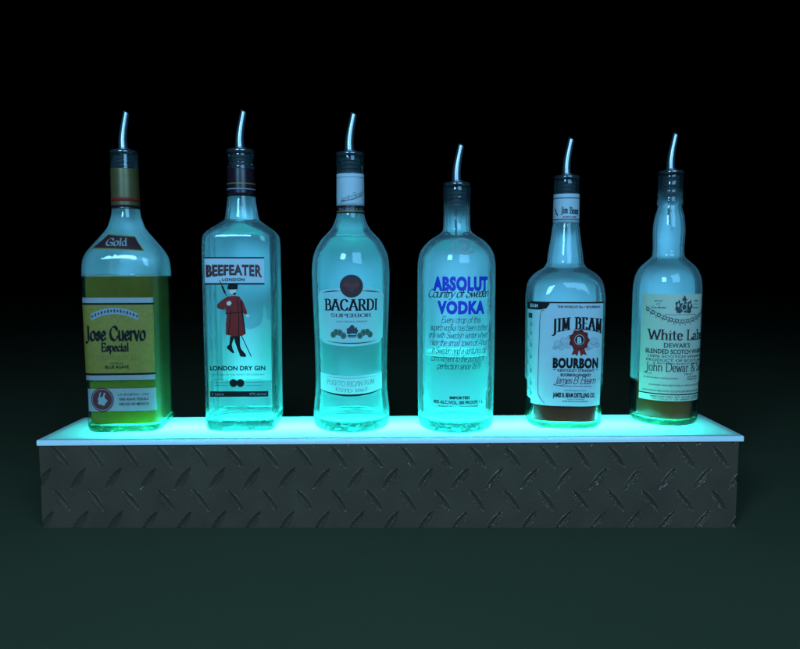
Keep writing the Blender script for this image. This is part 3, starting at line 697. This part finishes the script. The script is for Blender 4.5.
dn = D(Jb, 209); dn.text('Jim Beam', 561, 580, 213.5, 6.5, 'roman', 1.5, tilt=.05); dn.line([(554, 208), (556, 213), (558, 215)], 1.2); dn.build('lettering', 'black', nl, .0007)
dn.text('BOURBON WHISKEY', 563, 578, 217.6, 1.5, bold=.02); dn.build('lettering', 'red', nl, .0007)
d = D(Jb, 350)
bt = lambda x: 405.5+1.2*(1-((x-568)/40)**2)
d.strip(527.5, 605.5, 303, bt, 1.6); lab = d.build('front_label', 'white', lift=L1)
d.strip(516, 538, 310, lambda x: 400+(x-516)*.14, 1.5); d.build('side_label', 'white', lab, L1)
# outlines
d.line([(544, 310.5), (540, 314), (539, 340), (538, 388), (540, 398), (545, 404)], .55); d.line([(549, 303.5), (545.5, 308.5)], .8)
d.strip(527, 606, 301.8, 303.3); d.strip(516, 540, 303.2, 310); d.poly([(540, 303.2), (549, 303.2), (546, 308.5), (540, 310)], 1e-5)
crv(d, 527, 606, lambda x: bt(x)+.2, 1.0, 40)
wj = lambda t, Y: Y*(1.16-.2*sin(PI*t))-4.6*sin(PI*min(1, max(0, t)))+ (0)
d.text('JIM BEAM', 551.5, 604.5, 333.4, 12, 'roman', 2.2, warp=wj)
d.text('BOURBON', 553, 600, 367.4, 10.4, bold=.065, spacing=1.1)
d.text('KENTUCKY STRAIGHT', 558, 596, 371.6, 2.7, bold=.03); d.text('BOURBON WHISKEY', 561, 592.5, 376.2, 2.9, bold=.04); d.line([(553.5, 370), (556.5, 369.2)], .8); d.line([(597.5, 369.2), (600, 370)], .8)
d.text('NONE GENUINE WITHOUT MY SIGNATURE', 560, 593, 386.6, 1.1, bold=.02)
d.text('DISTILLED AND BOTTLED BY', 565, 588, 391.2, 1.3); d.text('JAMES B. BEAM DISTILLING CO.', 553.5, 597.5, 397.2, 4.8, bold=.05)
d.text('CLERMONT FRANKFORT', 568, 586, 399.8, 1.2); d.text('750 ML 40% ALC./VOL. 80 PROOF', 563, 590, 402, 1.3, bold=.02)
d.build('lettering', 'black', lab, L2)
d.text('BEAM', 526, 537, 307.7, 3.6, bold=.03); d.build('lettering', 'white', lab, L3)
d.text("THE WORLD'S No.1 BOURBON", 556.5, 600, 307.8, 2.3, bold=.04); d.text('James B. Beam', 554, 598, 383.6, 7, 'script', 1.6); d.line([(554, 385), (561, 385.6), (568, 383)], .5)
d.build('lettering', 'maroon', lab, L2)
for x, y, r in ((558, 344, 4.2), (564, 341, 4.2), (561, 347, 3.6), (568, 346, 3), (590, 346, 4), (594, 341, 4.6), (598, 345, 3.2), (570, 337, 3), (587, 348, 3), (555, 348, 2.4)):
    d.ringd(x, y, r, r*.8, .6, 16, dl=random.random()*2e-5); d.ringd(x, y, r*.55, r*.4, .5, 12, dl=random.random()*2e-5)
d.build('engraving', 'inkgrey', lab, L2)
d.disc(579, 340, 9.8, 10.5, 72, lobes=9, amp=.08); d.poly([(574, 348), (571.5, 355), (575, 353.8), (577.5, 356), (579, 349)], -1e-5); d.poly([(579, 349), (581, 356), (583.4, 353.8), (587, 355), (584, 348)], -1e-5)
sealo = d.build('rosette', 'red', lab, L3)
d.ringd(579, 340, 8.6, 9.2, .7, 40); d.disc(579, 339.6, 5.6, 6); d.build('rosette_centre', 'black', sealo, .0006)
d.ringd(579, 339.6, 4.9, 5.3, .5, 30); d.text('B', 576.9, 581.3, 343, 6.6, bold=.05, dl=1e-5); d.build('rosette_letter', 'white', sealo, .0008)
d.strip(521, 530, 314, 319, 2); 
for (x0, ys) in ((519, (338, 352, 364, 376, 390)), (526.5, (324, 333, 345, 357, 371, 384, 394))):
    for i, y in enumerate(ys):
        d.line([(x0+1.5, y-4), (x0-.2, y-1), (x0+2.4, y+.5), (x0+.4, y+3)], .6); d.ringd(x0+1.2, y+1.5, 2.2, 1.9, .5, 12, dl=2e-5)
d.build('vine_print', 'ink', lab, L2)

# ---- 6 scotch: round, bulged neck
De = Bottle('scotch bottle with bulging neck, cream label with garland and crest, brown spirit, rightmost', 662.6, 427.8, [
 (175, 12.4, 1, 2), (178, 12.9, 1, 2), (182, 12.5, 1, 2), (186, 12.9, 1, 2), (190, 12.5, 1, 2), (194, 12.9, 1, 2), (198, 12.5, 1, 2), (200, 12.9, 1, 2), (201, 13.2, 1, 2), (204.6, 13.2, 1, 2), (206, 12, 1, 2), (210, 12.8, 1, 2), (216, 14.6, 1, 2), (225, 16, 1, 2), (233.6, 16.4, 1, 2), (246, 15.8, 1, 2), (252, 16, 1, 2), (257, 17, 1, 2),
 (262, 22.5, 1, 2), (267, 28, 1, 2), (273, 31.8, 1, 2), (280, 34, 1, 2), (290, 34.9, 1, 2), (300, 35, 1, 2), (350, 34.8, 1, 2), (405, 34.6, 1, 2), (418, 33.8, 1, 2), (423, 33.2, 1, 2)], yaw=R(-12))
De.smooth_body(De.zrow(300), De.zrow(206))
De.glass(.0075, base_mat='base_amber', wet=377); De.liquid(377, 'liq_amber', .0075)
d = D(De, 345)
d.strip(637.5, 712, 294, 401, 1.6); lab = d.build('front_label', 'whitewarm', lift=L1)
d.text('White Label', 646, 719, 339.8, 10, 'roman', 1.15); d.build('lettering', 'darkmaroon', lab, L2)
d.text("DEWAR'S", 664, 692, 347.4, 4.6, bold=.01); d.text('BLENDED SCOTCH WHISKY', 645, 716, 353.6, 4.4, bold=.02); d.line([(637.5, 394.3), (712, 394.3)], 1.1, False)
d.text('John Dewar & Sons', 645, 722, 371.4, 8.4, 'roman', .75)
d.build('lettering', 'black', lab, L2)
for t, x0, x1, y, h in (('Jobs Gold', 653, 661, 301.5, 1.6), ('and', 655, 659, 304.5, 1.2), ('Prize Medals', 650, 665, 308.4, 1.8), ('1846', 696, 702, 301.5, 1.6), ('Est.', 697, 701, 304.5, 1.2), ('Perth', 694, 703, 308.4, 1.8),
    ('100% SCOTCH WHISKIES', 648, 716, 357.6, 2.4), ('PRODUCT OF SCOTLAND', 646, 717, 361.6, 2.5), ('BOTTLED IN SCOTLAND', 658, 704, 364.4, 1.6), ('750 ml', 643.5, 652, 374.8, 1.8), ('43% ALC.', 686, 698, 374.6, 1.6), ('DISTILLERS', 690, 705, 377.6, 1.6), ('BY APPOINTMENT SCOTCH WHISKY', 643, 680, 379, 1.3), ('PERTH', 690, 705, 380, 1.6),
    ('BLENDED AND BOTTLED AT PERTH SCOTLAND', 650, 712, 386, 1.4), ('JOHN DEWAR AND SONS LTD DISTILLERS PERTH SCOTLAND U.K.', 642, 714, 392, 1.7), ('IMPORTED BY SOLE AGENTS', 652, 714, 397.6, 1.5), ('PRODUCT OF GREAT BRITAIN', 654, 712, 399.8, 1.3)):
    d.text(t, x0, x1, y, h, bold=.015)
gar = lambda x: 322.5-(abs(x-682)/39)**1.7*13.5
for dy in (0, 2.6): d.line([(x, gar(x)-dy) for x in range(644, 721, 4)], .45)
for i, x in enumerate(range(646, 720, 6)):
    d.ringd(x, gar(x)-1.2, 2.1, 2.1, .8, 14, dl=2e-5*(i % 2+1)); d.line([(x+3, gar(x+3)+.5), (x+3.4, gar(x+3)+3)], .7)
d.line([(664, 314.5), (700, 314.5)], .4, False)
d.build('fine_print', 'ink', lab, L2)
for i, (x, y, rx, ry) in enumerate(((683.5, 307, 4.4, 5), (677, 306, 3, 5.4), (690, 306, 3, 5.4), (683.5, 299.4, 2.6, 2), (683.5, 297, 1, 1.6), (678, 311.5, 3, 1.6), (689, 311.5, 3, 1.6))):
    d.disc(x, y, rx, ry, 30, dl=1e-5*i, lobes=5, amp=.22)
d.build('coat_of_arms', 'ink', lab, L2)
d.ringd(683.5, 307, 3.2, 3.6, .8); d.disc(677, 305, 1, 2, 10); d.disc(690, 305, 1, 2, 10); d.build('coat_of_arms_lines', 'whitewarm', lab, L3)

# ------------------------------------------------------------------ pour spouts
def make_spout():
    r = thing('pour_spout', 'x', 'pour spout')
    m = MB(); m.lathe([(-.0006, .0105), (-.0004, .0148), (.0006, .0156), (.0028, .0156), (.0036, .0150), (.0042, .0140), (.0045, .0100), (.0046, .0058)], 48)
    col = m.build('collar', 'darkchrome', r, True)
    m = MB(); m.lathe([(.0042, .0062), (.0050, .0072), (.0062, .0070), (.0070, .0054)], 32); m.build('ferrule', 'chrome', col, True)
    pr = [(-.0262, .0052), (-.026, .0074)]
    for k in range(5):
        z = -.0245+k*.0046; pr += [(z, .0088), (z+.0008, .0113), (z+.0018, .0115), (z+.0028, .0092), (z+.0040, .0088)]
    pr += [(-.0010, .0090), (-.0007, .0100)]
    m = MB(); m.lathe(pr, 40); m.build('stopper', 'rubber', r, True)
    # bent, tapering chrome tube
    path = [(-.0006, .0055), (-.0008, .014), (-.0002, .022), (.0009, .030), (.0024, .038), (.0044, .0480)]; path = smooth_pts(path, 5)
    rings = []; n = 24
    for i, (x, z) in enumerate(path):
        t = i/(len(path)-1); rr = .0052*(1-t)+.0035*t
        a, b = path[max(0, i-1)], path[min(len(path)-1, i+1)]; dx, dz = b[0]-a[0], b[1]-a[1]; l = math.hypot(dx, dz); dx, dz = dx/l, dz/l
        ring = []
        for j in range(n):
            q = 2*PI*j/n; u, v = rr*cos(q), rr*sin(q)
            sh = -u*.35 if i == len(path)-1 else 0
            ring.append((x+u*dz+sh*dx, v, z-u*dx+sh*dz))
        rings.append(ring)
    last = rings[-1]; cx_ = sum(p[0] for p in last)/n; cz_ = sum(p[2] for p in last)/n
    rings.append([(cx_+(p[0]-cx_)*.8, p[1]*.8, cz_+(p[2]-cz_)*.8) for p in last])
    rings.append([(cx_+(p[0]-cx_)*.75-.002, p[1]*.75, cz_+(p[2]-cz_)*.75-.010) for p in last])
    m = MB(); m.rings(rings); m.build('tube', 'chrome', r, True)
    m = MB(); P = [(-.001, -.0255), (-.0012, -.040), (-.0006, -.056), (-.0002, -.060)]
    m.rings([[(x+.0013*cos(2*PI*j/12), .0013*sin(2*PI*j/12), z) for j in range(12)] for x, z in P]); m.build('air_tube', 'darkchrome', r, True)
    return r
proto = make_spout()
labs = ['gold banded neck of the leftmost square bottle', 'dark capped neck of the square clear bottle', 'white labelled neck of the clear bottle with red disc', 'bare neck of the bottle with blue capitals', 'neck of the white labelled bottle with red rosette', 'bulging neck of the rightmost bottle']
for i, (B, ps) in enumerate(zip((J, Bf, Ba, A, Jb, De), labs)):
    if i == 0: r = proto
    else:
        r = proto.copy(); C.objects.link(r)
        for ch in [o for o in bpy.data.objects if o.parent == proto]:
            c = ch.copy(); C.objects.link(c); c.parent = r
            for g in [o for o in bpy.data.objects if o.parent == ch]:
                q = g.copy(); C.objects.link(q); q.parent = c
    r.location = (B.P.x, B.P.y, B.P.z+B.top+.0006)
    k = B.rows[-1][1]/.0145*(1.0 if i else .97); r.scale = (k, k, 1.0 if i < 3 else .97)
    r.rotation_euler = (0, 0, B.yaw*.5+R([0, 4, -5, 3, -3, 6][i]))
    r['label'] = 'chrome pour spout in the '+ps
    r['group'] = 'pour spouts in the bottle necks'

# ------------------------------------------------------------------ shelf
sh = thing('lit_shelf', 'diamond plate shelf box with glowing teal acrylic top carrying six bottles', 'shelf', (0, 0, -.102))
OZ = .102
XL = hit(36.5, 439.5, Vector((0, 0, 0)), Vector((0, -1, 0))).x; XR = hit(744, 435, Vector((0, 0, 0)), Vector((0, -1, 0))).x
DEPTH = .112; T = .0062
# acrylic: opal sheet, open underneath where it rests on the case
m = MB(); bv = .0009
def rect(x0, x1, y0, y1, z): return [(x0, y0, z+SLOPE*x0+OZ), (x1, y0, z+SLOPE*x1+OZ), (x1, y1, z+SLOPE*x1+OZ), (x0, y1, z+SLOPE*x0+OZ)]
m.rings([rect(XL, XR, 0, DEPTH, -T), rect(XL, XR, 0, DEPTH, -bv), rect(XL+bv*.4, XR-bv*.4, bv*.4, DEPTH-bv*.4, -bv*.3), rect(XL+bv, XR-bv, bv, DEPTH-bv, 0)], False, True)
obj('acrylic_top', m.v, m.f, None, sh, False, ['acrylic', 'acrylic_edge'], [1 if i < 4 else 0 for i in range(len(m.f))])
# case
ci = .0015; th = .002; x0, x1 = XL+ci, XR-ci-.003; y0, y1 = ci, DEPTH-ci
zb = 0.0
def wallbox(mb, xa, xb, ya, yb, sl=True):
    b = len(mb.v)
    for (x, y) in ((xa, ya), (xb, ya), (xb, yb), (xa, yb)): mb.v.append((x, y, zb))
    for (x, y) in ((xa, ya), (xb, ya), (xb, yb), (xa, yb)): mb.v.append((x, y, OZ-T-.0003+SLOPE*x))
    for q in ((0, 3, 2, 1), (4, 5, 6, 7), (0, 1, 5, 4), (1, 2, 6, 5), (2, 3, 7, 6), (3, 0, 4, 7)): mb.f.append(tuple(b+i for i in q))
m = MB(); wallbox(m, x0, x0+th, y0+.0047, y1); wallbox(m, x1-th, x1, y0+.0047, y1); wallbox(m, x0+th+.0002, x1-th-.0002, y1-th, y1)
m.box(x0+th+.0002, x1-th-.0002, y0+.0047, y1-th-.0002, .0, .002); m.build('case', 'case', sh)
# front plate pressed with lens shaped treads: a fine height field closed to a solid sheet
PX1 = (XR-XL)/707.5
tr_list = []
for rI in range(-1, 5):
    cz = OZ-.0062-(459.5-445.5)*PX1 - rI*22.4*PX1
    for k in range(-1, 22):
        cxm = XL+((58.5 if rI % 2 == 0 else 76)-36.5)*PX1+k*34.95*PX1
        a = R(-53) if rI % 2 == 0 else R(53)
        tr_list.append((cxm+random.uniform(-.0004, .0004), cz+random.uniform(-.0003, .0003), a+random.uniform(-.05, .05), .0158*random.uniform(.94, 1.04), .0034*random.uniform(.9, 1.1)))
bins = {}
for t in tr_list:
    for bx in range(int((t[0]-.014-x0)//.02), int((t[0]+.014-x0)//.02)+1): bins.setdefault(bx, []).append(t)
def press(x, z):
    h = 0
    for (cx, cz, a, L, W) in bins.get(int((x-x0)//.02), ()):
        dx, dz = x-cx, z-cz
        if abs(dz) > L or abs(dx) > L: continue
        l = dx*cos(a)+dz*sin(a); w = -dx*sin(a)+dz*cos(a)
        if a < 0: up = w
        else: up = w
        if abs(l) >= L: continue
        Wl = W*(1-(l/L)**2)**.8
        q = w/Wl if Wl > 1e-6 else 9
        if abs(q) < 1:
            d = (1-q)/1.45 if q > -.45 else (q+1)/.55
            h = max(h, d*.0030*(1-(l/L)**4))
        elif abs(q) < 1.35: h = min(h, -.00055*(1.35-abs(q))/.35*(1-(l/L)**2)) if h <= 0 else h
    return h
st = .0009; nx = int((x1-x0)/st); nz = 112
m = MB()
for j in range(nz+1):
    for i in range(nx+1):
        x = x0+(x1-x0)*i/nx; ztop = OZ-T-.0003+SLOPE*x; z = ztop*j/nz
        m.v.append((x, y0+press(x, z), z))
for j in range(nz):
    for i in range(nx):
        a = j*(nx+1)+i; m.f.append((a, a+1, a+nx+2, a+nx+1))
b = len(m.v); yb = y0+.0045
for (x, z) in ((x0, 0), (x1, 0), (x1, OZ-T-.0003+SLOPE*x1), (x0, OZ-T-.0003+SLOPE*x0)): m.v.append((x, yb, z))
m.f.append((b, b+3, b+2, b+1)); tl_ = nz*(nx+1)
m.f.append(tuple([b, b+1]+list(range(nx, -1, -1)))); m.f.append(tuple([b+2, b+3]+list(range(tl_, tl_+nx+1))))
m.f.append(tuple([b+3, b]+[j*(nx+1) for j in range(nz+1)])); m.f.append(tuple([b+1, b+2]+[j*(nx+1)+nx for j in range(nz, -1, -1)]))
tp = m.build('tread_plate', 'plate', sh)
# unseen baffle inside the rim, added to keep led light off the edges
m = MB()
zl = OZ-.0030
for (xa, xb, ya, yb) in ((XL+.0008, XR-.0008, .0008, .0088), (XL+.0008, XR-.0008, DEPTH-.009, DEPTH-.0008), (XL+.0008, XL+.014, .009, DEPTH-.0092), (XR-.014, XR-.0008, .009, DEPTH-.0092)):
    b = len(m.v)
    for dz in (-.0028, 0):
        for (x, y) in ((xa, ya), (xb, ya), (xb, yb), (xa, yb)): m.v.append((x, y, zl+dz+SLOPE*x))
    for q in ((0, 3, 2, 1), (4, 5, 6, 7), (0, 1, 5, 4), (1, 2, 6, 5), (2, 3, 7, 6), (3, 0, 4, 7)): m.f.append(tuple(b+i for i in q))
m.build('light_baffle', 'case', sh)
# led tape lying in the case under the middle of the acrylic
m = MB(); m.box(x0+.02, x1-.02, DEPTH*.5-.005, DEPTH*.5+.005, .0602, .0612); m.box(x0+.003, x1-.003, DEPTH*.5-.012, DEPTH*.5+.012, .058, .060); tape = m.build('led_tape', 'ledbase', sh)
m = MB()
for k in range(44):
    x = x0+.025+k*(x1-x0-.05)/43; m.box(x-.0022, x+.0022, DEPTH*.5-.0022, DEPTH*.5+.0022, .0613, .0626)
m.build('diodes', 'diode', tape)

# ------------------------------------------------------------------ the surface and backdrop
m = MB(); m.v += [(-30, -3, -.1022), (30, -3, -.1022), (30, 40, -.1022), (-30, 40, -.1022)]; m.f.append((0, 1, 2, 3))
M['floor'] = principled('dark_tabletop', (.045, .046, .023), .85, spec=.1, noise=.12, nscale=3)
fl = m.build('table_surface', 'floor'); fl['kind'] = 'structure'

# ------------------------------------------------------------------ light
def area(name, loc, tgt, sx, sy, P, col, spread=180):
    l = bpy.data.lights.new(name, 'AREA'); l.shape = 'RECTANGLE'; l.size = sx; l.size_y = sy; l.energy = P; l.color = col; l.spread = R(spread)
    o = bpy.data.objects.new(name, l); C.objects.link(o); o.location = loc
    o.rotation_euler = (Vector(tgt)-Vector(loc)).to_track_quat('-Z', 'Y').to_euler(); return o
for sx in (-1, 1):
    area('key_lamp', (.50*sx, -1.22, .82), (0, .0, .08), .34 if sx < 0 else .75, .40 if sx < 0 else .75, 18.5 if sx < 0 else 18, (.225, .60, 1.0))
area('led_lamp', (0, DEPTH*.5, -.0385), (0, DEPTH*.5, 1), x1-x0-.14, .008, 6.6, (.038, 1.0, .88))

w = bpy.data.worlds.new('World'); bpy.context.scene.world = w; w.use_nodes = True
w.node_tree.nodes['Background'].inputs[0].default_value = (0, 0, 0, 1); w.node_tree.nodes['Background'].inputs[1].default_value = 0
s = bpy.context.scene
s.view_settings.view_transform = 'Standard'; s.view_settings.look = 'None'; s.view_settings.exposure = 0; s.view_settings.gamma = 1
s.cycles.max_bounces = 14; s.cycles.transparent_max_bounces = 40; s.cycles.diffuse_bounces = 4; s.cycles.glossy_bounces = 5; s.cycles.transmission_bounces = 10
s.cycles.sample_clamp_indirect = 60; s.cycles.use_denoising = True; s.cycles.caustics_refractive = True
